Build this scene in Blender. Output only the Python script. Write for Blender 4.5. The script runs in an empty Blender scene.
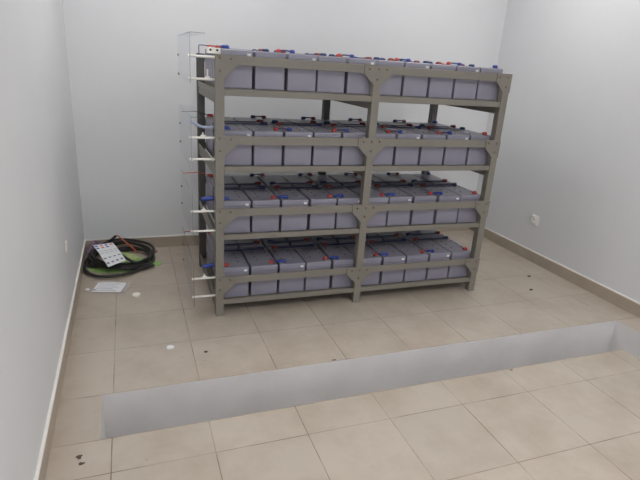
import bpy, bmesh, math, random
from mathutils import Vector, Matrix
random.seed(7)
scn = bpy.context.scene
COL = scn.collection

# ------------------------------------------------------------------ materials
def lin(c):
    return tuple(((v/255)/12.92 if v/255 <= .04045 else ((v/255+.055)/1.055)**2.4) for v in c) + (1.0,)

def mat(name, rgb, rough=.5, metal=0.0, noise=.06, scale=18.0, bump=0.0, bscale=60.0, spec=.5, sub=None, trans=0.0):
    m = bpy.data.materials.new(name); m.use_nodes = True
    nt = m.node_tree; b = nt.nodes['Principled BSDF']
    tc = nt.nodes.new('ShaderNodeTexCoord')
    nz = nt.nodes.new('ShaderNodeTexNoise'); nz.inputs['Scale'].default_value = scale
    nz.inputs['Detail'].default_value = 4
    nt.links.new(tc.outputs['Object'], nz.inputs['Vector'])
    rp = nt.nodes.new('ShaderNodeValToRGB')
    c = lin(rgb)
    rp.color_ramp.elements[0].position = .3; rp.color_ramp.elements[1].position = .7
    rp.color_ramp.elements[0].color = tuple(v*(1-noise) for v in c[:3])+(1,)
    rp.color_ramp.elements[1].color = tuple(min(1, v*(1+noise)) for v in c[:3])+(1,)
    nt.links.new(nz.outputs['Fac'], rp.inputs['Fac'])
    nt.links.new(rp.outputs['Color'], b.inputs['Base Color'])
    b.inputs['Roughness'].default_value = rough
    b.inputs['Metallic'].default_value = metal
    b.inputs['Specular IOR Level'].default_value = spec
    b.inputs['Transmission Weight'].default_value = trans
    if bump:
        n2 = nt.nodes.new('ShaderNodeTexNoise'); n2.inputs['Scale'].default_value = bscale
        nt.links.new(tc.outputs['Object'], n2.inputs['Vector'])
        bp = nt.nodes.new('ShaderNodeBump'); bp.inputs['Strength'].default_value = bump
        bp.inputs['Distance'].default_value = .004
        nt.links.new(n2.outputs['Fac'], bp.inputs['Height'])
        nt.links.new(bp.outputs['Normal'], b.inputs['Normal'])
    return m

def glass_like(name, rgb, fac, rough=.03, diffuse=None, ior=1.3):
    """thin clear plastic: mostly see-through, with a faint tint and a mirror sheen"""
    m = bpy.data.materials.new(name); m.use_nodes = True
    nt = m.node_tree; nt.nodes.clear()
    out = nt.nodes.new('ShaderNodeOutputMaterial')
    tr = nt.nodes.new('ShaderNodeBsdfTransparent')
    pb = nt.nodes.new('ShaderNodeBsdfGlossy' if diffuse is None else 'ShaderNodeBsdfDiffuse'); pb.inputs['Color'].default_value = lin(rgb)
    pb.inputs['Roughness'].default_value = rough
    fr = nt.nodes.new('ShaderNodeFresnel'); fr.inputs['IOR'].default_value = ior
    ad = nt.nodes.new('ShaderNodeMath'); ad.operation = 'ADD'; ad.use_clamp = True
    ad.inputs[1].default_value = fac
    mx = nt.nodes.new('ShaderNodeMixShader')
    ge = nt.nodes.new('ShaderNodeNewGeometry'); fi = nt.nodes.new('ShaderNodeMath'); fi.operation = 'SUBTRACT'; fi.inputs[0].default_value = 1
    ml = nt.nodes.new('ShaderNodeMath'); ml.operation = 'MULTIPLY'
    nt.links.new(ge.outputs['Backfacing'], fi.inputs[1]); nt.links.new(fi.outputs[0], ml.inputs[0]); nt.links.new(ad.outputs[0], ml.inputs[1])
    nt.links.new(fr.outputs[0], ad.inputs[0]); nt.links.new(ml.outputs[0], mx.inputs[0])
    nt.links.new(tr.outputs[0], mx.inputs[1]); nt.links.new(pb.outputs[0], mx.inputs[2])
    nt.links.new(mx.outputs[0], out.inputs['Surface'])
    return m

def tile_mat(name, rgb, ox, oy, t=.4, extra_y=None):
    """square glazed floor tiles: dirty brown grout, per-tile tone, faint soiling"""
    m = bpy.data.materials.new(name); m.use_nodes = True
    nt = m.node_tree; N = nt.nodes; Lk = nt.links; b = N['Principled BSDF']
    tc = N.new('ShaderNodeTexCoord'); sx = N.new('ShaderNodeSeparateXYZ'); Lk.new(tc.outputs['Object'], sx.inputs[0])
    def math_(op, a, bb=None):
        n = N.new('ShaderNodeMath'); n.operation = op
        for i, v in enumerate((a, bb)):
            if v is None: continue
            if isinstance(v, (int, float)): n.inputs[i].default_value = v
            else: Lk.new(v, n.inputs[i])
        return n.outputs[0]
    def edge(o, off):
        q = math_('DIVIDE', math_('SUBTRACT', o, off), t)
        f = math_('FRACT', math_('ADD', q, 100.0))
        d = math_('MULTIPLY', math_('MINIMUM', f, math_('SUBTRACT', 1.0, f)), t)
        return d, math_('FLOOR', math_('ADD', q, 100.0))
    dx, ix = edge(sx.outputs['X'], ox); dy, iy = edge(sx.outputs['Y'], oy)
    d = math_('MINIMUM', dx, dy)
    if extra_y is not None:
        d = math_('MINIMUM', d, math_('ABSOLUTE', math_('SUBTRACT', sx.outputs['Y'], extra_y)))
    mr = N.new('ShaderNodeMapRange'); mr.inputs['From Min'].default_value = .0010; mr.inputs['From Max'].default_value = .0026
    mr.inputs['To Min'].default_value = 1; mr.inputs['To Max'].default_value = 0; Lk.new(d, mr.inputs['Value'])
    grout = mr.outputs[0]
    # grout dirt strength varies along the joints
    ng = N.new('ShaderNodeTexNoise'); ng.inputs['Scale'].default_value = 5.0; ng.inputs['Detail'].default_value = 3
    Lk.new(tc.outputs['Object'], ng.inputs['Vector'])
    gr = N.new('ShaderNodeValToRGB'); gr.color_ramp.elements[0].position = .4; gr.color_ramp.elements[1].position = .64
    gr.color_ramp.elements[0].color = lin((163, 150, 132)); gr.color_ramp.elements[1].color = lin((108, 88, 68))
    Lk.new(ng.outputs['Fac'], gr.inputs['Fac'])
    # tile tone
    wn = N.new('ShaderNodeTexWhiteNoise'); wn.noise_dimensions = '2D'
    cb = N.new('ShaderNodeCombineXYZ'); Lk.new(ix, cb.inputs[0]); Lk.new(iy, cb.inputs[1]); Lk.new(cb.outputs[0], wn.inputs['Vector'])
    c = lin(rgb)
    rp = N.new('ShaderNodeValToRGB')
    rp.color_ramp.elements[0].color = tuple(v*.965 for v in c[:3])+(1,); rp.color_ramp.elements[1].color = tuple(v*1.03 for v in c[:3])+(1,)
    Lk.new(wn.outputs['Value'], rp.inputs['Fac'])
    # soiling
    ns = N.new('ShaderNodeTexNoise'); ns.inputs['Scale'].default_value = 3.2; ns.inputs['Detail'].default_value = 8; ns.inputs['Roughness'].default_value = .65
    Lk.new(tc.outputs['Object'], ns.inputs['Vector'])
    sr = N.new('ShaderNodeValToRGB'); sr.color_ramp.elements[0].position = .42; sr.color_ramp.elements[1].position = .8
    sr.color_ramp.elements[0].color = (0, 0, 0, 1); sr.color_ramp.elements[1].color = (.5, .5, .5, 1)
    Lk.new(ns.outputs['Fac'], sr.inputs['Fac'])
    # brown grime band along the left wall (x from -0.3 to about -0.12)
    gb = N.new('ShaderNodeMapRange'); gb.inputs['From Min'].default_value = -.30; gb.inputs['From Max'].default_value = -.13
    gb.inputs['To Min'].default_value = .75; gb.inputs['To Max'].default_value = 0; Lk.new(sx.outputs['X'], gb.inputs['Value'])
    nb = N.new('ShaderNodeTexNoise'); nb.inputs['Scale'].default_value = 9; nb.inputs['Detail'].default_value = 6
    Lk.new(tc.outputs['Object'], nb.inputs['Vector'])
    grime = math_('MAXIMUM', sr.outputs[0], math_('MULTIPLY', gb.outputs[0], nb.outputs['Fac']))
    mx1 = N.new('ShaderNodeMixRGB'); Lk.new(grime, mx1.inputs[0]); Lk.new(rp.outputs[0], mx1.inputs[1]); mx1.inputs[2].default_value = lin((138, 118, 98))
    # tiny scattered dark specks
    vo = N.new('ShaderNodeTexVoronoi'); vo.inputs['Scale'].default_value = 7.5; Lk.new(tc.outputs['Object'], vo.inputs['Vector'])
    vs = N.new('ShaderNodeMapRange'); vs.inputs['From Min'].default_value = .02; vs.inputs['From Max'].default_value = .05
    vs.inputs['To Min'].default_value = .5; vs.inputs['To Max'].default_value = 0; Lk.new(vo.outputs['Distance'], vs.inputs['Value'])
    vk = math_('MULTIPLY', vs.outputs[0], math_('GREATER_THAN', ns.outputs['Fac'], .55))
    mx2 = N.new('ShaderNodeMixRGB'); Lk.new(vk, mx2.inputs[0]); Lk.new(mx1.outputs[0], mx2.inputs[1]); mx2.inputs[2].default_value = lin((95, 82, 70))
    mx3 = N.new('ShaderNodeMixRGB'); Lk.new(grout, mx3.inputs[0]); Lk.new(mx2.outputs[0], mx3.inputs[1]); Lk.new(gr.outputs[0], mx3.inputs[2])
    Lk.new(mx3.outputs[0], b.inputs['Base Color'])
    b.inputs['Roughness'].default_value = .42; b.inputs['Specular IOR Level'].default_value = .4
    bp = N.new('ShaderNodeBump'); bp.inputs['Strength'].default_value = .4; bp.inputs['Distance'].default_value = .002
    Lk.new(math_('SUBTRACT', 1.0, grout), bp.inputs['Height']); Lk.new(bp.outputs['Normal'], b.inputs['Normal'])
    return m

M = {}
M['wall'] = mat('white_wall_paint', (214, 215, 217), .6, noise=.012, scale=3, bump=.05, bscale=120)
M['plaster'] = mat('white_plaster', (215, 212, 211), .75, noise=.06, scale=4, bump=.15, bscale=50)
M['ceil'] = mat('ceiling_paint', (235, 235, 233), .9, noise=.01)
M['floor_far'] = tile_mat('floor_tile', (181, 171, 158), -.063, -.80, extra_y=-.7985)
M['floor_near'] = tile_mat('floor_tile_front', (184, 174, 161), -.063, -1.315, extra_y=-1.1135)
M['skirt'] = mat('skirting_tile', (166, 154, 139), .35, noise=.05, scale=9)
M['cement'] = mat('white_cement', (222, 218, 212), .8, noise=.05, scale=40)
M['steel'] = mat('greige_painted_steel', (126, 121, 112), .5, noise=.025, scale=9)
M['rearsteel'] = mat('darker_rear_steel', (84, 82, 80), .5, noise=.03, scale=9)  # rear posts drawn darker than the front ones
M['bolt'] = mat('rusty_bolt', (122, 100, 86), .5, .4, noise=.2, scale=200)
M['case'] = mat('battery_case_plastic', (141, 138, 152), .45, noise=.02, scale=14)
M['lid'] = mat('battery_lid_plastic', (146, 144, 158), .30, noise=.02, scale=14)
M['vent'] = mat('vent_plug_plastic', (62, 60, 66), .5)
M['lead'] = mat('terminal_lead', (120, 118, 116), .4, .7)
M['red'] = mat('red_boot_plastic', (188, 70, 60), .45)
M['blue'] = mat('blue_boot_plastic', (46, 66, 150), .45)
M['dred'] = mat('shaded_red_boot_plastic', (126, 52, 50), .45)  # red boot with the shade deeper on the shelves put into its colour
M['dblue'] = mat('shaded_blue_boot_plastic', (36, 46, 96), .45)  # blue boot, colour darkened for the shade over middle and rear terminals
M['navy'] = mat('navy_cable_jacket', (50, 56, 100), .5)
M['pale'] = mat('pale_blue_jacket', (150, 158, 184), .4)
M['black'] = mat('black_rubber', (38, 36, 36), .5, noise=.12, scale=30)
M['white'] = mat('white_plastic', (235, 233, 226), .4, noise=.02)
M['tag'] = mat('white_sticker', (240, 240, 240), .5, noise=.02)
M['acrylic'] = glass_like('clear_acrylic', (235, 238, 242), .01, .05, None, 1.12)
M['acryedge'] = glass_like('acrylic_edge', (150, 154, 162), .45, .5, 1, 1.05)
M['sleeve'] = glass_like('clear_plastic_sleeve', (235, 235, 238), .16, .2, 1, 1.1)
M['paper'] = mat('white_paper', (225, 226, 230), .7, noise=.02)
M['ink'] = mat('printed_ink', (128, 130, 142), .7, noise=.1)
M['dotblue'] = mat('blue_print', (70, 92, 170), .6)
M['dotred'] = mat('red_print', (214, 110, 100), .6)
M['green'] = mat('green_plastic', (150, 190, 112), .55, noise=.2, scale=25)
M['yellowgreen'] = mat('pale_green_plastic', (190, 200, 140), .55, noise=.15, scale=25)
M['orange'] = mat('orange_strip', (196, 92, 58), .5)
M['pink'] = mat('pink_plastic', (190, 120, 140), .5, noise=.25, scale=40)
M['violet'] = mat('violet_film', (158, 136, 158), .45, noise=.3, scale=40)
M['dirt'] = mat('dark_dirt', (84, 72, 62), .9, noise=.3, scale=80)
M['dark'] = mat('dark_slot', (40, 40, 42), .6)

# ------------------------------------------------------------------ mesh helpers
def add_box(bm, x0, x1, y0, y1, z0, z1, bev=0.0, mi=0, seg=2):
    r = bmesh.ops.create_cube(bm, size=1)
    vs = r['verts']
    for v in vs:
        v.co = Vector((x0+(v.co.x+.5)*(x1-x0), y0+(v.co.y+.5)*(y1-y0), z0+(v.co.z+.5)*(z1-z0)))
    fs = {f for v in vs for f in v.link_faces}
    for f in fs: f.material_index = mi
    if bev:
        es = list({e for f in fs for e in f.edges})
        bmesh.ops.bevel(bm, geom=es, offset=bev, segments=seg, profile=.5, affect='EDGES', clamp_overlap=True, material=-1)

def add_prism(bm, pts, y0, y1, mi=0, axis='y'):
    """polygon given in (x, z) swept along y (or (x, y) swept along z)"""
    def P(p, t): return (p[0], t, p[1]) if axis == 'y' else (p[0], p[1], t)
    a = [bm.verts.new(P(p, y0)) for p in pts]; b = [bm.verts.new(P(p, y1)) for p in pts]
    fs = [bm.faces.new(a), bm.faces.new(list(reversed(b)))]
    for i in range(len(pts)):
        j = (i+1) % len(pts); fs.append(bm.faces.new((a[j], a[i], b[i], b[j])))
    for f in fs: f.material_index = mi
    bmesh.ops.recalc_face_normals(bm, faces=fs)

def add_tube(bm, pts, r, seg=8, mi=0, closed=False, radii=None):
    pts = [Vector(p) for p in pts]; n = len(pts); rings = []; up = Vector((0, 0, 1)); prev = None
    for i, p in enumerate(pts):
        if closed: t = pts[(i+1) % n]-pts[i-1]
        else: t = pts[min(i+1, n-1)]-pts[max(i-1, 0)]
        t.normalize()
        if prev is None:
            u = t.cross(up)
            if u.length < 1e-3: u = t.cross(Vector((1, 0, 0)))
        else:
            u = prev - t*prev.dot(t)
        u.normalize(); prev = u; v = t.cross(u)
        rr = radii[i] if radii else r
        rings.append([bm.verts.new(p+u*math.cos(k*2*math.pi/seg)*rr+v*math.sin(k*2*math.pi/seg)*rr) for k in range(seg)])
    m_ = n if closed else n-1
    for i in range(m_):
        a, b = rings[i], rings[(i+1) % n]
        for k in range(seg):
            f = bm.faces.new((a[k], a[(k+1) % seg], b[(k+1) % seg], b[k])); f.material_index = mi; f.smooth = True
    if not closed:
        for rg in (list(reversed(rings[0])), rings[-1]):
            f = bm.faces.new(rg); f.material_index = mi

def add_lathe(bm, prof, seg=14, loc=(0, 0, 0), mi=0, rot=None):
    """prof: list of (radius, z)"""
    rings = []
    for r, z in prof:
        if r < 1e-6: rings.append([bm.verts.new((0, 0, z))])
        else: rings.append([bm.verts.new((r*math.cos(k*2*math.pi/seg), r*math.sin(k*2*math.pi/seg), z)) for k in range(seg)])
    fs = []
    for a, b in zip(rings[:-1], rings[1:]):
        for k in range(seg):
            j = (k+1) % seg
            if len(a) == 1 and len(b) == 1: continue
            if len(a) == 1: vs = (a[0], b[k], b[j])
            elif len(b) == 1: vs = (a[k], a[j], b[0])
            else: vs = (a[k], a[j], b[j], b[k])
            f = bm.faces.new(vs); f.material_index = mi; f.smooth = True; fs.append(f)
    for rg in (rings[0], rings[-1]):
        if len(rg) > 1: fs.append(bm.faces.new(rg)); fs[-1].material_index = mi
    bmesh.ops.recalc_face_normals(bm, faces=fs)
    vs = [v for rg in rings for v in rg]
    mm = Matrix.Translation(loc) @ (rot.to_4x4() if rot else Matrix())
    for v in vs: v.co = mm @ v.co

def smooth_path(cp, n=10, closed=False):
    P = [Vector(p) for p in cp]; out = []; k = len(P)
    rng = range(k) if closed else range(k-1)
    for i in rng:
        if closed: a, b, c, d = P[i-1], P[i], P[(i+1) % k], P[(i+2) % k]
        else: a, b, c, d = P[max(i-1, 0)], P[i], P[i+1], P[min(i+2, k-1)]
        for s in range(n):
            t = s/n
            out.append(.5*((2*b)+(c-a)*t+(2*a-5*b+4*c-d)*t*t+(3*b-a-3*c+d)*t**3))
    if not closed: out.append(P[-1])
    return out

def obj(name, bm, ms, parent=None, loc=None):
    me = bpy.data.meshes.new(name); bm.normal_update(); bm.to_mesh(me); bm.free()
    for q in (ms if isinstance(ms, (list, tuple)) else [ms]): me.materials.append(q)
    o = bpy.data.objects.new(name, me); COL.objects.link(o)
    if parent: o.parent = parent
    if loc: o.location = loc
    return o

def tag(o, label, cat, group=None):
    o['label'] = label; o['category'] = cat
    if group: o['group'] = group
    return o

def thing(name, label, cat, loc=(0, 0, 0), rotz=0.0, group=None):
    o = bpy.data.objects.new(name, None); COL.objects.link(o); o.empty_display_size = .05
    o.location = loc; o.rotation_euler = (0, 0, rotz)
    return tag(o, label, cat, group)

def struct(name, bm, ms):
    o = obj(name, bm, ms); o['kind'] = 'structure'; return o

def dup(root, loc, rotz=0.0):
    r = root.copy(); COL.objects.link(r); r.location = loc; r.rotation_euler = (0, 0, rotz)
    for ch in list(root.children):
        c = ch.copy(); COL.objects.link(c); c.parent = r
        for g in list(ch.children):
            d = g.copy(); COL.objects.link(d); d.parent = c
    return r

def B(): return bmesh.new()

# ------------------------------------------------------------------ the room
XL, XR, YB, YF, H = -.305, 3.361, 1.187, -4.6, 2.9
TF, TN, TL, TRI, TRO, TD = -.80, -1.112, -.112, 2.845, 3.150, .5   # trench: far edge, near edge, left end, inner right, outer right, depth
bm = B()
def quad(bm, x0, x1, y0, y1, mi):
    f = bm.faces.new([bm.verts.new(p) for p in ((x0, y0, 0), (x1, y0, 0), (x1, y1, 0), (x0, y1, 0))]); f.material_index = mi
quad(bm, XL, XR, TF, YB, 0)
quad(bm, XL, TL, TN, TF, 0)
quad(bm, XL, TRI, YF, TN, 1)
quad(bm, TRO, XR, YF, TF, 0)
struct('floor', bm, [M['floor_far'], M['floor_near']])

def slab(name, pts, ms):
    bm = B(); bm.faces.new([bm.verts.new(p) for p in pts]); return struct(name, bm, ms)
# L-shaped cable trench sunk in the floor: plastered walls and a cement bottom
bm = B()
loop = [(TL, TF), (TRO, TF), (TRO, YF), (TRI, YF), (TRI, TN), (TL, TN)]
for i in range(6):
    a, b = loop[i], loop[(i+1) % 6]
    f = bm.faces.new([bm.verts.new(p) for p in ((a[0], a[1], 0), (b[0], b[1], 0), (b[0], b[1], -TD), (a[0], a[1], -TD))])
for rect in ((TL, TRO, TN, TF), (TRI, TRO, YF, TN)):
    f = bm.faces.new([bm.verts.new(p) for p in ((rect[0], rect[2], -TD), (rect[1], rect[2], -TD), (rect[1], rect[3], -TD), (rect[0], rect[3], -TD))])
bmesh.ops.recalc_face_normals(bm, faces=bm.faces[:])
struct('trench', bm, M['plaster'])

slab('wall_back', [(XL, YB, 0), (XR, YB, 0), (XR, YB, H), (XL, YB, H)], M['wall'])
slab('wall_left', [(XL, YF, 0), (XL, YB, 0), (XL, YB, H), (XL, YF, H)], M['wall'])
slab('wall_right', [(XR, YB, 0), (XR, YF, 0), (XR, YF, H), (XR, YB, H)], M['wall'])
# the wall behind the camera gets an added, unseen doorway for low frontal fill daylight
DX0, DX1, DZ = .5, 2.7, 2.2
bm = B()
for x0, x1, z0, z1 in ((XL, DX0, 0, H), (DX1, XR, 0, H), (DX0, DX1, DZ, H)):
    add_box(bm, x0, x1, YF-.15, YF, z0, z1)
struct('wall_front', bm, M['wall'])
slab('ceiling', [(XL, YB, H), (XR, YB, H), (XR, YF, H), (XL, YF, H)], M['ceil'])
HS = .098
def skirting(name, x0, x1, y0, y1):
    bm = B(); add_box(bm, x0, x1, y0, y1, 0, HS-.009, mi=0)
    add_box(bm, x0, x1, y0, y1, HS-.009, HS, mi=1)
    # tile joints
    return struct(name, bm, [M['skirt'], M['cement']])
skirting('baseboard_back', XL, XR, YB-.012, YB)
skirting('baseboard_left', XL, XL+.012, YF, YB-.012)
skirting('baseboard_right', XR-.012, XR, YF, YB-.012)

# ------------------------------------------------------------------ lamps of the room (overhead, out of the frame)
def glow(name, strength):
    m = bpy.data.materials.new(name); m.use_nodes = True
    e = m.node_tree.nodes.new('ShaderNodeEmission'); e.inputs['Color'].default_value = (1, .985, .97, 1); e.inputs['Strength'].default_value = strength
    m.node_tree.links.new(e.outputs[0], m.node_tree.nodes['Material Output'].inputs['Surface']); return m
def panel_light(x, y, size, strength, label):
    """square ceiling panel: white rim and a glowing diffuser"""
    t = thing('ceiling_light', label, 'ceiling light', (x, y, H), 0)
    bm = B(); add_box(bm, -size-.02, size+.02, -size-.02, size+.02, -.03, 0, .004); obj('housing', bm, M['white'], t)
    bm = B(); add_box(bm, -size, size, -size, size, -.036, -.0301); obj('diffuser', bm, glow('panel_glow', strength), t)
panel_light(.5, .05, .3, 15.5, 'square ceiling panel above the left end of the rack')
panel_light(2.55, .05, .3, 14, 'square ceiling panel above the right end of the rack')
panel_light(.5, -3.0, .3, 24, 'square ceiling panel over the front tiles by the left wall')
panel_light(2.6, -3.0, .3, 24, 'square ceiling panel over the front tiles by the right wall')

# ------------------------------------------------------------------ the rack
RO = Vector((.522, -.143, 0)); RA = math.radians(-.505)
RM = Matrix.Translation(RO) @ Matrix.Rotation(RA, 4, 'Z')
def W(x, y, z): return RM @ Vector((x, y, z))
RW, RD, PW = 1.917, .875, .05          # rack width, depth, post size
PX = (0.0, .931, RW-PW)                # left edge of each post
UT = (1.545, 1.119, .695, .262)        # top of the upper rails
UH = (.048, .05, .049, .046)
LT = (1.369, .945, .533, .108)         # top of the lower rails
BB = (1.374, .939, .523, .095)         # underside of the batteries
rack = thing('battery_rack', 'greige painted steel rack with four shelves full of grey batteries', 'rack', RO, RA)
for j, yy in enumerate((0, RD-PW)):
    for x in PX:
        bm = B(); add_box(bm, x, x+PW, yy, yy+PW, 0, 1.548, .003)
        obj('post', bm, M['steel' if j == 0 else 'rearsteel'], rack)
def bolt_bm(x, z):
    bm = B(); add_lathe(bm, [(.0, .0045), (.0055, .0045), (.0068, .0025), (.0068, 0)], 6, (x, -.0052, z), rot=Matrix.Rotation(math.pi/2, 3, 'X'))
    return bm
for k in range(4):
    u0, u1, l1 = UT[k]-UH[k], UT[k], LT[k]
    l0 = l1-.033
    for j in (0, 1):
        for a, b in ((PX[0]+PW, PX[1]), (PX[1]+PW, PX[2])):
            y0 = .001 if j == 0 else RD-.010
            bm = B(); add_box(bm, a, b, y0, y0+.009, u0, u1, .0015, seg=1); obj('upper_rail', bm, M['steel'], rack)
            bm = B()
            if j == 0:
                add_box(bm, a, b, .006, .012, l0, l1, .0015, seg=1); add_box(bm, a, b, .012, .045, l0, l0+.005)
            else:
                add_box(bm, a, b, RD-.012, RD-.006, l0, l1, .0015, seg=1); add_box(bm, a, b, RD-.045, RD-.012, l0, l0+.005)
            obj('lower_rail', bm, M['steel'], rack)
    # depth beams under each shelf, at every pair of posts, and the shelf sheet
    for i, x in enumerate(PX):
        bm = B(); add_box(bm, x+.008, x+PW-.008, PW, RD-PW, l0-.046, l0-.001, .002, seg=1); obj('cross_beam', bm, M['steel'], rack)
    bm = B(); add_box(bm, PX[0]+PW+.002, PX[2]-.002, .046, RD-.047, l0+.0005, BB[k]-.0005); obj('shelf_sheet', bm, M['steel'], rack)
    # side rails on both ends
    for x in (PX[0], PX[2]):
        bm = B(); xx = x+.004 if x == PX[0] else x+PW-.012
        add_box(bm, xx, xx+.008, PW, RD-PW, l0, l1, .0015, seg=1); obj('side_rail', bm, M['steel'], rack)
    # gusset plates with bolts (front)
    zb = u0-.068
    g = [([(0, u1+.002), (.120, u1+.002), (.120, u0), (PW, zb), (0, zb)], [(.012+.012, u1-.014), (.085, u1-.018), (.024, u1-.082)]),
         ([(.956-.091, u1+.002), (.956+.091, u1+.002), (.956+.091, u0), (.956+.022, zb), (.956-.022, zb), (.956-.091, u0)],
          [(.956-.056, u1-.022), (.956, u1-.02), (.956+.054, u1-.02), (.956-.003, u1-.078)]),
         ([(RW-.116, u1+.002), (RW, u1+.002), (RW, zb), (RW-PW, zb), (RW-.116, u0)], [(RW-.095, u1-.02), (RW-.03, u1-.02), (RW-.036, u1-.08)])]
    for pts, bolts in g:
        bm = B(); add_prism(bm, pts, -.005, -.0002)
        p = obj('gusset_plate', bm, M['steel'], rack)
        for bx_, bz in bolts:
            bo = obj('bolt', bolt_bm(bx_, bz), M['bolt'], p)

# ------------------------------------------------------------------ batteries
BW, BL, BH = .173, .330, .204
ORD = ['first', 'second', 'third', 'fourth', 'fifth', 'sixth', 'seventh', 'eighth', 'ninth', 'tenth']
SHELF = ['top shelf', 'second shelf from the top', 'third shelf from the top', 'bottom shelf']
def make_battery(side, vents):
    """side -1: both terminals on the left edge, +1: on the right; origin at the middle of the base"""
    t = thing('battery', '-', 'battery')
    hx, hy = BW/2, BL/2
    bm = B(); add_box(bm, -hx+.0015, hx-.0015, -hy+.0015, hy-.0015, 0, .170, .004); obj('case', bm, M['case'], t)
    bm = B(); add_box(bm, -hx, hx, -hy, hy, .1702, .2025, .005, seg=3)
    add_box(bm, -hx+.014, hx-.014, -hy+.075, hy-.075, .201, BH, .001)      # raised middle panel of the lid
    obj('lid', bm, M['lid'], t)
    first = None
    for i in range(6 if vents else 0):
        loc = (-.045+.09*(i % 2)+(.012 if side > 0 else -.012), -.07+.07*(i//2), BH)
        if first is None:
            bm = B(); add_lathe(bm, [(.0065, -.001), (.0065, .0015), (.0040, .0022), (0, .0022)], 10); o = first = obj('vent_plug', bm, M['vent'], t)
        else:
            o = first.copy(); COL.objects.link(o); o.parent = t
        o.location = loc
    for sy in (-1, 1):
        bm = B(); x, y = side*(hx-.036), sy*(hy-.036)
        add_box(bm, x-.013, x+.013, y-.013, y+.013, .2, .2045, .0015)
        obj('terminal', bm, M['lead'], t)
    return t
proto = {(s_, r_): make_battery(s_, r_ == 0) for s_ in (-1, 1) for r_ in (0, 1)}
PITCH, X0 = .186, .043
bat = {}
used = set()
rj = random.Random(3)
for k in range(4):
    for row in (0, 1):
        yc = .055+BL/2 if row == 0 else .437+BL/2
        for i in range(10):
            side = -1 if i % 2 == 0 else 1
            pr = proto[side, row]
            x = X0+PITCH*i+BW/2+rj.uniform(-.0038, .0038)
            if i == 9: x -= .004
            y = yc+rj.uniform(-.003, .003)
            if (side, row) in used: o = dup(pr, W(x, y, BB[k]), RA)
            else: o = pr; used.add((side, row)); o.location = W(x, y, BB[k]); o.rotation_euler = (0, 0, RA)
            nth = ['leftmost', 'second from left', 'third from left', 'fourth from left', 'fifth from left', 'fifth from right',
                   'fourth from right', 'third from right', 'second from right', 'rightmost'][i]
            tag(o, 'grey battery, %s in the %s row, %s' % (nth, ('front', 'back')[row], SHELF[k]), 'battery', 'batteries on the rack')
            bat[k, row, i] = (x, y, o)
# white stickers on the front lip of every other battery of the front rows
bm0 = B(); add_box(bm0, BW/2-.032, BW/2-.012, -BL/2-.0012, -BL/2-.0001, .174, .186)
me_tag = None
for k in range(4):
    for i in range(0, 10, 2):
        x, y, o = bat[k, 0, i]
        if me_tag is None:
            s = obj('sticker', bm0, M['tag'], o); me_tag = s.data
        else:
            s = bpy.data.objects.new('sticker', me_tag); COL.objects.link(s); s.parent = o

# ------------------------------------------------------------------ jumper cables
TZ = .2046          # height of the terminal tops above the battery base
def boot_bm(x, length, direction, r=.0135):
    """soft terminal boot: a dome over the post with a sleeve running along x"""
    bm = B()
    add_lathe(bm, [(r, 0), (r*1.02, .008), (r*.8, .015), (r*.3, .0185), (0, .019)], 12, (x, 0, 0))
    if length > .001:
        a = x+direction*.006; b = x+direction*length
        add_tube(bm, [(a, 0, .0095), (a+(b-a)*.5, 0, .0095), (b, 0, .0085)], .0088, 8, radii=[.0092, .009, .0072])
    return bm
def make_jumper(kind, dist, left, right, llen, rlen):
    t = thing('jumper_cable', '-', 'cable')
    a, b = -dist/2, dist/2
    r = .0042 if kind == 'short' else .0068
    c0, c1 = a+llen-.004, b-rlen+.004
    bm = B(); n = 7; hgt = .003 if kind == 'short' else 0.0
    pts = [(c0+(c1-c0)*s/n, 0.004*math.sin(s/n*6.28)*(kind == 'long'), (.0088 if kind == 'short' else .0068)+hgt*math.sin(math.pi*s/n)) for s in range(n+1)]
    if kind == 'short': add_tube(bm, pts, r, 8)
    else: add_box(bm, c0, c1, -.010, .010, .0004, .0046, .001, seg=1)
    obj('cable', bm, M['navy'], t)
    lb = obj('terminal_boot', boot_bm(a, llen, 1), M[left], t); lb['label'] = {'d': 'shaded '}.get(left[0], '')+left.lstrip('d')+' terminal boot'
    rb = obj('terminal_boot', boot_bm(b, rlen, -1), M[right], t); rb['label'] = {'d': 'shaded '}.get(right[0], '')+right.lstrip('d')+' terminal boot'
    return t
tx = BW/2-.036
DS = PITCH-2*tx          # terminal spacing across a short gap
DLn = PITCH+2*tx         # across two batteries
J = {}
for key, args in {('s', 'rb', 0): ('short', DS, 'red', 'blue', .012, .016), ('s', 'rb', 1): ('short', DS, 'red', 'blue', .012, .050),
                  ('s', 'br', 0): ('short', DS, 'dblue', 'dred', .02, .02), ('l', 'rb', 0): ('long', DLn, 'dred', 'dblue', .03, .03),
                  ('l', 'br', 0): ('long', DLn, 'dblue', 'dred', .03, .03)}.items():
    J[key] = args
made = {}
def place_jumper(key, k, row, i, ty, label, group):
    xa, xb = bat[k, row, i][0], bat[k, row, i+1][0]
    y = bat[k, row, i][1]+ty*(BL/2-.036)
    loc = W((xa+xb)/2, y, BB[k]+TZ)
    if key in made: o = dup(made[key], loc, RA)
    else:
        o = made[key] = make_jumper(*J[key]); o.location = loc; o.rotation_euler = (0, 0, RA)
    tag(o, label, 'cable', group)
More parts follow.
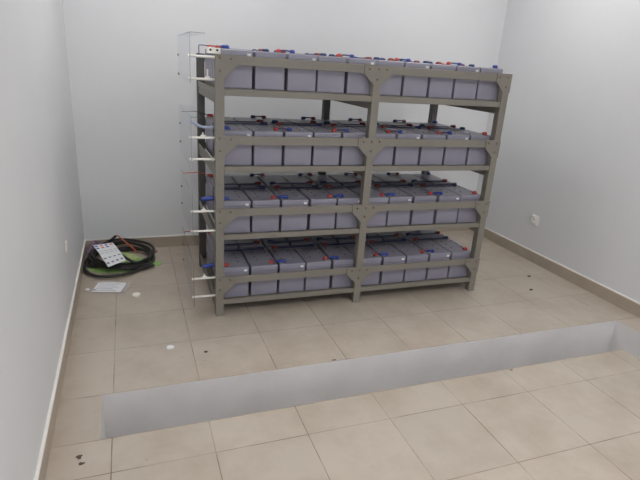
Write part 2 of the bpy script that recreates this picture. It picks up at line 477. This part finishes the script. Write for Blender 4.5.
for k in range(4):
    for i in range(1, 9, 2):
        place_jumper(('s', 'rb', 0 if k < 2 else 1), k, 0, i, -1,
                     'short jumper, %s to %s battery, front edge, %s' % (ORD[i], ORD[i+1], SHELF[k]), 'short front jumpers')
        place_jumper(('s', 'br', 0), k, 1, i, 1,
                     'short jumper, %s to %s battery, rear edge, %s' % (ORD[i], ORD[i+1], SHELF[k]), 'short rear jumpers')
    for i in range(0, 10, 2):
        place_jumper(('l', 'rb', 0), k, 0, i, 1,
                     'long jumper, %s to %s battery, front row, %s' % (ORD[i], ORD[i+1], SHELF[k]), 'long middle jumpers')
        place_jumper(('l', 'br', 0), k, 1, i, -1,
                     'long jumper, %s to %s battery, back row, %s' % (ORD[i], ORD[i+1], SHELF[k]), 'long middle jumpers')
# free end of each string at the right: a boot over the last terminal
for k in range(4):
    for row in (0, 1):
        x, y, b9 = bat[k, row, 9]
        colr = 'blue' if (k == 0) != (row == 1) else 'red'
        o = obj('terminal_cap', boot_bm(0, .022, -1), M[colr], b9)
        o.location = (tx, (-1 if row == 0 else 1)*(BL/2-.036), TZ); o['label'] = colr+' terminal cap'
# cables leaving the strings at the left, towards the clear panels
def out_cable(k, row, colr, cable_m, r, pts, label, blen=.03):
    x, y, _ = bat[k, row, 0]
    x -= tx; y += (-1 if row == 0 else 1)*(BL/2-.036); z = BB[k]+TZ
    t = thing('output_cable', label, 'cable', W(x, y, z), RA)
    b = obj('terminal_boot', boot_bm(0, blen, -1), M[colr], t); b['label'] = colr+' terminal boot'
    bm = B(); add_tube(bm, smooth_path([(-blen+.004, 0, .009)]+[(p[0]-x, p[1]-y, p[2]-z) for p in pts], 6), r, 8)
    obj('cable', bm, M[cable_m], t)
yf = .0895
out_cable(0, 0, 'blue', 'navy', .0026, [(-.02, yf, 1.587), (-.066, yf, 1.587), (-.073, yf, 1.580), (-.073, yf, 1.545), (-.07, yf+.03, 1.51)],
          'thin dark blue cable bending down left of the top shelf')
out_cable(1, 0, 'blue', 'pale', .009, [(.02, yf, 1.1535), (-.02, yf+.01, 1.149), (-.045, yf+.05, 1.146), (-.070, yf+.11, 1.149), (-.092, yf+.18, 1.158), (-.108, yf+.23, 1.166)],
          'pale blue cable running left and backwards off the second shelf from the top')
out_cable(2, 0, 'blue', 'blue', .014, [(.0, yf, .740), (-.03, yf+.002, .738), (-.068, yf+.006, .732)],
          'short thick blue cable sticking out left of the third shelf from the top')
out_cable(3, 0, 'red', 'blue', .013, [(.0, yf, .312), (-.03, yf+.002, .309), (-.066, yf+.006, .302)],
          'bright blue cable with red boot at the left end of the bottom shelf')
for k in (1, 2, 3):
    out_cable(k, 1, 'red', 'red' if k > 1 else 'black', .003, [(0, .725, BB[k]+.235), (-.06, .72, BB[k]+.236), (-.118, .70, BB[k]+.236)],
              'thin %s cable from the rear left battery, %s' % ('red' if k > 1 else 'black', SHELF[k]), .03)
# small white terminal block with two red caps on the top left corner
tb = thing('terminal_block', 'small white terminal block with two red caps on top left corner of rack', 'terminal block', W(.004, .058, 1.5485), RA)
bm = B(); add_box(bm, -.04, .031, -.012, .012, .0, .030, .002); obj('block', bm, M['white'], tb)
for x in (-.022, .014):
    bm = B(); add_tube(bm, [(x+.013*math.cos(a*math.pi/8), -.004, .026+.013*math.sin(a*math.pi/8)) for a in range(9)], .0045, 8); obj('red_cap', bm, M['red'], tb)
    bm = B(); add_lathe(bm, [(.006, 0), (.006, .004), (0, .005)], 10, (x, -.012, .018), rot=Matrix.Rotation(math.pi/2, 3, 'X')); obj('screw', bm, M['dark'], tb)

# ------------------------------------------------------------------ clear panels with white stand-offs on the left end
PXO = -.130
def panel(k, zt, zb, rods, lab, y1):
    t = thing('clear_panel', lab, 'panel', RO, RA, 'clear side panels')
    bm = B(); th = .004
    # bent sheet: upright plate and the return flange on top, edges tinted
    add_box(bm, PXO-th, PXO, -.012, y1, zb, zt)
    if k < 2: add_box(bm, PXO, PXO+.078, -.012, y1, zt-th, zt)
    bm.faces.ensure_lookup_table()
    for f in bm.faces:
        if f.calc_area() < .006: f.material_index = 1
    obj('sheet', bm, [M['acrylic'], M['acryedge']], t)
    for z in rods:
        for y in (.02, .654):
            r = t
            if y < .1: bm = B(); add_tube(bm, [(PXO+.001, y, z), (-.0001, y, z)], .0065, 12); r = obj('standoff', bm, M['white'], t)
            bm = B(); add_lathe(bm, [(.0075, 0), (.0075, .004), (.004, .0065), (0, .0065)], 12, (PXO-th, y, z), rot=Matrix.Rotation(-math.pi/2, 3, 'Y'))
            obj('screw_cap', bm, M['white'] if y < .1 else M['lead'], r)
    cz = rods[0] if k else rods[1]
    x = -.066 if k else -.038
    hh = .022 if k else .045
    bm = B(); add_box(bm, x-.004, x+.004, .018, .024, cz+.0066, cz+.0066+hh, .001, seg=1); add_box(bm, x-.013, x+.013, .016, .025, cz+.0066, cz+.0150, .003)
    obj('clip', bm, M['white'], t)
Y1 = .70
panel(0, 1.646, 1.396, (1.530, 1.416), 'clear bent panel on white stand-offs beside the top shelf', Y1)
panel(1, 1.220, .925, (1.105, .985), 'clear panel on white stand-offs left of the second shelf from top', Y1)
panel(2, .796, .500, (.680, .560), 'clear panel on white stand-offs left of the third shelf', Y1)
panel(3, .372, .085, (.258, .138), 'clear panel on white stand-offs beside the bottom shelf', Y1)

# ------------------------------------------------------------------ sockets
def socket(loc, rotz, lab, sz=1.0):
    t = thing('wall_socket', lab, 'socket', loc, rotz)
    bm = B(); add_box(bm, -.041*sz, .041*sz, -.011*sz, 0, -.041*sz, .041*sz, .004*sz); obj('plate', bm, M['white'], t)
    bm = B(); add_lathe(bm, [(.021*sz, 0), (.021*sz, .002), (.0185*sz, .0025), (.017*sz, .0006), (0, .0006)], 20, (0, -.011*sz, 0), rot=Matrix.Rotation(math.pi/2, 3, 'X')); o = obj('outlet', bm, M['white'], t)
    for s in (-1, 1):
        bm = B(); add_lathe(bm, [(.003, 0), (.003, .0008), (0, .0008)], 8, (s*.0095*sz, -.011*sz-.0007, 0), rot=Matrix.Rotation(math.pi/2, 3, 'X')); obj('pin_hole', bm, M['dark'], o)
socket((XR, .325, .366), -math.pi/2, 'white wall socket low on the right wall, beyond the rack')
socket((XL, .05, .452), math.pi/2, 'white socket low on the left wall near the cable coil', .72)

# ------------------------------------------------------------------ things on the floor in the left corner
rc = random.Random(11)
bm = B()
loops = []
cx, cy, rx, ry = -.025, .895, .235, .235
path = []
nl = 5
for L in range(nl):
    ox, oy, sx, sy = rc.uniform(-.012, .012), rc.uniform(-.02, .02), rc.uniform(.84, 1.0), rc.uniform(.86, 1.0)
    for s in range(14):
        a = math.radians(-100)-2*math.pi*(s/14)
        z = .012+L*.012+.006*math.sin(s*1.7+L)
        if L >= 2: z += .028*max(0, math.sin(a))       # the top loops lean up at the back
        path.append((cx+ox+rx*sx*math.cos(a), cy+oy+ry*sy*math.sin(a), z+.009))
start = [(.195, .735, .021), (.10, .672, .021), (0.0, .605, .021), (-.10, .578, .021), (-.20, .605, .021), (-.27, .71, .021), (-.290, .85, .021), (-.255, 1.0, .021), (-.17, 1.10, .021), (-.03, 1.135, .021), (.12, 1.08, .021), (.195, .95, .021), (.18, .80, .021), (.09, .70, .021)]
end = [(-.13, 1.02, .105), (-.10, 1.09, .12), (-.072, 1.15, .125)]
add_tube(bm, smooth_path(start+path[2:]+end, 5), .0105, 8)
coil = obj('cable_coil', bm, M['black'])
tag(coil, 'loose coil of thick black cable on the floor in the left corner', 'cable')

bm = B()
# crumpled green film lying under the coil
n = 12
def blob(bm, pts, z0, amp, mi=0, seed=1):
    r = random.Random(seed); c = Vector((sum(p[0] for p in pts)/len(pts), sum(p[1] for p in pts)/len(pts)))
    top = []; bot = []
    ctr_t = bm.verts.new((c.x, c.y, z0+amp)); ctr_b = bm.verts.new((c.x, c.y, z0))
    for p in pts:
        top.append(bm.verts.new((p[0], p[1], z0+.0015+r.random()*amp*.5))); bot.append(bm.verts.new((p[0], p[1], z0)))
    k = len(pts)
    for i in range(k):
        j = (i+1) % k
        bm.faces.new((top[i], top[j], ctr_t)).material_index = mi; bm.faces.new((bot[j], bot[i], ctr_b)).material_index = mi
        bm.faces.new((top[i], bot[i], bot[j], top[j])).material_index = mi
blob(bm, [(-.268, .80), (-.20, .70), (-.10, .69), (.02, .66), (.13, .74), (.24, .765), (.262, .82), (.22, .86), (.14, .90), (.08, 1.0), (.0, 1.10), (-.08, 1.08), (-.14, .95), (-.2, .86)], .0005, .006, 0, 4)
tag(obj('green_film', bm, M['green']), 'crumpled green plastic film spread under the black cable coil', 'plastic film')
bm = B(); blob(bm, [(-.08, .96), (.0, .90), (.06, .90), (.09, .95), (.08, 1.0), (.04, 1.03), (-.02, 1.04), (-.07, 1.02)], .0075, .012, 0, 6)
tag(obj('pale_film', bm, M['yellowgreen']), 'pale yellow green film inside the cable coil near the back wall', 'plastic film')
bm = B(); blob(bm, [(.15, 1.10), (.17, 1.06), (.205, 1.03), (.235, 1.05), (.245, 1.09), (.21, 1.125)], .0008, .03, 0, 8)
tag(obj('pink_wrapper', bm, M['pink']), 'crumpled pink wrapper at the right of the cable coil by the back wall', 'wrapper')
bm = B()
blob(bm, [(-.288, 1.17), (-.288, 1.07), (-.275, 1.045), (-.255, 1.055), (-.225, 1.11), (-.20, 1.135), (-.13, 1.155), (-.12, 1.17)], .0008, .115, 0, 9)
for v in bm.verts:
    v.co.x += rc.uniform(-.006, .006) if v.co.z > .01 else 0
tag(obj('plastic_bag', bm, M['violet']), 'crumpled violet plastic bag in the corner behind the cable coil', 'bag')
bm = B(); add_tube(bm, smooth_path([(-.058, 1.12, .142), (-.02, 1.03, .136), (.04, .89, .126), (.085, .78, .112)], 6), .0055, 8)
tag(obj('orange_strip', bm, M['orange']), 'thin orange strip lying across the black cable coil', 'strip')

# printed label sheet leaning on the coil
sh = thing('label_sheet', 'white sheet with rows of coloured dots lying on the cable coil', 'sheet')
A, Bc, C_, D_ = Vector((-.222, .880, .150)), Vector((-.088, .925, .150)), Vector((.004, .672, .098)), Vector((-.113, .562, .098))
def sp(u, v, h=0.0):
    p = A.lerp(Bc, u).lerp(D_.lerp(C_, u), v); n_ = (Bc-A).cross(D_-A).normalized()
    if n_.z < 0: n_ = -n_
    return p+n_*(h+.006*math.sin(v*3.14))
def print_of(u, v):
    """which ink covers this spot of the sheet: 0 paper, 1 blue, 2 red, 3 grey"""
    c, fu = int(u*4), (u*4) % 1
    if .18 < fu < .78:
        if .05 < v < .115 or .15 < v < .215: return (1, 2, 1, 2)[c] if v < .13 or c < 3 else 0
        if .655 < v < .70 or .85 < v < .91: return 3
    if .12 < fu < .9 and .3 < v < .55 and (v*11) % 1 < .18: return 3
    return 0
bm = B(); NU, NV = 28, 64
for side_h in (0, .002):
    g = [[bm.verts.new(sp(i/NU, j/NV, side_h)) for i in range(NU+1)] for j in range(NV+1)]
    for j in range(NV):
        for i in range(NU):
            f = bm.faces.new((g[j][i], g[j+1][i], g[j+1][i+1], g[j][i+1]))
            if side_h: f.material_index = print_of((i+.5)/NU, (j+.5)/NV)
obj('sheet', bm, [M['paper'], M['dotblue'], M['dotred'], M['ink']], sh)
# clear wrap hanging under the sheet's near edge
bm = B(); P_ = [D_+Vector((.0, 0, -.004)), C_+Vector((.0, 0, -.004)), C_+Vector((.012, -.03, -.02)), D_+Vector((.006, -.035, -.022))]
add = [bm.verts.new(p) for p in P_]; bm.faces.new(add); obj('clear_wrap', bm, M['sleeve'], sh)

# document in a clear sleeve on the floor
dc = thing('document_sleeve', 'white printed document in a clear sleeve on the floor before the coil', 'document')
q4 = [Vector((-.227, .368, .002)), Vector((-.01, .313, .002)), Vector((.034, .489, .002)), Vector((-.179, .532, .002))]
def dq(u, v, z): p = q4[0].lerp(q4[1], u).lerp(q4[3].lerp(q4[2], u), v); return Vector((p.x, p.y, z+.004*math.sin(u*5)*v))
def dpatch(bm, u0, u1, v0, v1, z, mi=0, nu=8, nv=2):
    g = [[bm.verts.new(dq(u0+(u1-u0)*i/nu, v0+(v1-v0)*j/nv, z)) for i in range(nu+1)] for j in range(nv+1)]
    for j in range(nv):
        for i in range(nu): bm.faces.new((g[j][i], g[j][i+1], g[j+1][i+1], g[j+1][i])).material_index = mi
def doc_ink(u, v):
    if u < .1 and .1 < v < .3: return 1
    return 1 if .08 < u < .62+.3*((int(v*9)*37 % 10)/10) and .1 < v < .92 and (v*9) % 1 < .28 else 0
bm = B(); NU, NV = 40, 40
g = [[bm.verts.new(dq(.015+.845*i/NU, .06+.88*j/NV, .004)) for i in range(NU+1)] for j in range(NV+1)]
for j in range(NV):
    for i in range(NU): bm.faces.new((g[j][i], g[j][i+1], g[j+1][i+1], g[j+1][i])).material_index = doc_ink((i+.5)/NU, (j+.5)/NV)
obj('paper', bm, [M['paper'], M['ink']], dc)
bm = B()
dpatch(bm, 0, 1, 0, 1, .0065); obj('sleeve', bm, [M['sleeve']], dc)
bm = B(); dpatch(bm, .88, .90, 0, 1, .0075, 0, 1); dpatch(bm, 0, 1, -.03, .0, .0075, 0, 8, 1); obj('seam', bm, M['ink'], dc)
bm = B(); add_lathe(bm, [(.026, 0), (.028, .004), (.026, .013), (.021, .016), (.019, .013), (0, .013)], 18, (.062, .262, 0))
tag(obj('bottle_cap', bm, M['white']), 'small round white cap on the floor right of the document', 'cap')
def crumb(name, x, y, r, m_, label, cat, seed):
    bm = B(); rr = random.Random(seed)
    bmesh.ops.create_icosphere(bm, subdivisions=2, radius=r)
    for v in bm.verts:
        f = rr.uniform(.8, 1.15); v.co = Vector((v.co.x*f*1.3, v.co.y*f, max(-.25*r, v.co.z*f*.5)))
    z0 = min(v.co.z for v in bm.verts)
    for v in bm.verts: v.co += Vector((x, y, -z0+.0003))
    tag(obj(name, bm, m_), label, cat)
crumb('paper_scrap', .221, -.452, .017, M['paper'], 'small crumpled white scrap on the tiles between rack and trench', 'scrap', 1)
crumb('paper_scrap', -.247, .42, .012, M['paper'], 'tiny white scrap on the floor left of the document', 'scrap', 2)
crumb('dirt_clod', 3.08, -.02, .011, M['dirt'], 'dark crumb on the right floor, farther from the trench', 'crumb', 3)
crumb('dirt_clod', 2.90, -.247, .012, M['dirt'], 'dark crumb on the right floor, nearer to the trench', 'crumb', 4)
crumb('dirt_clod', .404, -.54, .008, M['dirt'], 'small brown crumb before the left front post of the rack', 'crumb', 5)
def stain(name, x, y, rx_, ry_, label, seed):
    bm = B(); rr = random.Random(seed); vs = []
    for a in range(14):
        f = rr.uniform(.55, 1.1); vs.append(bm.verts.new((x+rx_*f*math.cos(a*math.pi/7), y+ry_*f*math.sin(a*math.pi/7), .0007)))
    bm.faces.new(vs); bmesh.ops.recalc_face_normals(bm, faces=bm.faces[:])
    o = obj(name, bm, M['dirt']); tag(o, label, 'stain')
stain('dirt_stain', -.183, -1.195, .014, .016, 'dark dirt spot on the front left tile beside the trench end', 1)
stain('dirt_stain', 1.063, -.788, .020, .006, 'dark chipped spot on the far edge of the trench, before the middle post', 3)
stain('dirt_stain', 1.991, -1.124, .014, .007, 'dark spot on the near edge of the trench, towards its right end', 4)
stain('dirt_stain', -.172, -1.235, .013, .011, 'dark dirt spot nearest the camera on the front left tile', 2)

# ------------------------------------------------------------------ camera and view
r_ = Vector((0.93863101, -0.33901089, 0.06358802)); u_ = Vector((0.05447016, 0.32772877, 0.94320032)); f_ = Vector((0.34059481, 0.88185343, -0.32608237))
cam = bpy.data.cameras.new('camera'); cam.sensor_fit = 'HORIZONTAL'; cam.sensor_width = 36; cam.lens = 510.53/640*36
cam.clip_start = .05
co = bpy.data.objects.new('camera', cam); COL.objects.link(co)
mw = Matrix(((r_.x, u_.x, -f_.x, .071), (r_.y, u_.y, -f_.y, -3.023), (r_.z, u_.z, -f_.z, 1.534), (0, 0, 0, 1)))
co.matrix_world = mw
scn.camera = co
WORLD = 3.0  # sky outside the added doorway, strength set as fill light
pl = bpy.data.lights.new('fill_doorway_portal', 'AREA'); pl.shape = 'RECTANGLE'; pl.size = DX1-DX0; pl.size_y = DZ; pl.cycles.is_portal = True
po = bpy.data.objects.new('fill_doorway_portal', pl); COL.objects.link(po); po.location = ((DX0+DX1)/2, YF-.14, DZ/2); po.rotation_euler = (math.pi/2, 0, 0)
w = bpy.data.worlds.new('doorway_fill_sky'); scn.world = w; w.use_nodes = True
w.node_tree.nodes['Background'].inputs['Color'].default_value = (.5, .52, .55, 1); w.node_tree.nodes['Background'].inputs['Strength'].default_value = WORLD
vs = scn.view_settings
vs.view_transform = 'Standard'; vs.look = 'None'; vs.gamma = 1; vs.exposure = 0; vs.use_curve_mapping = False
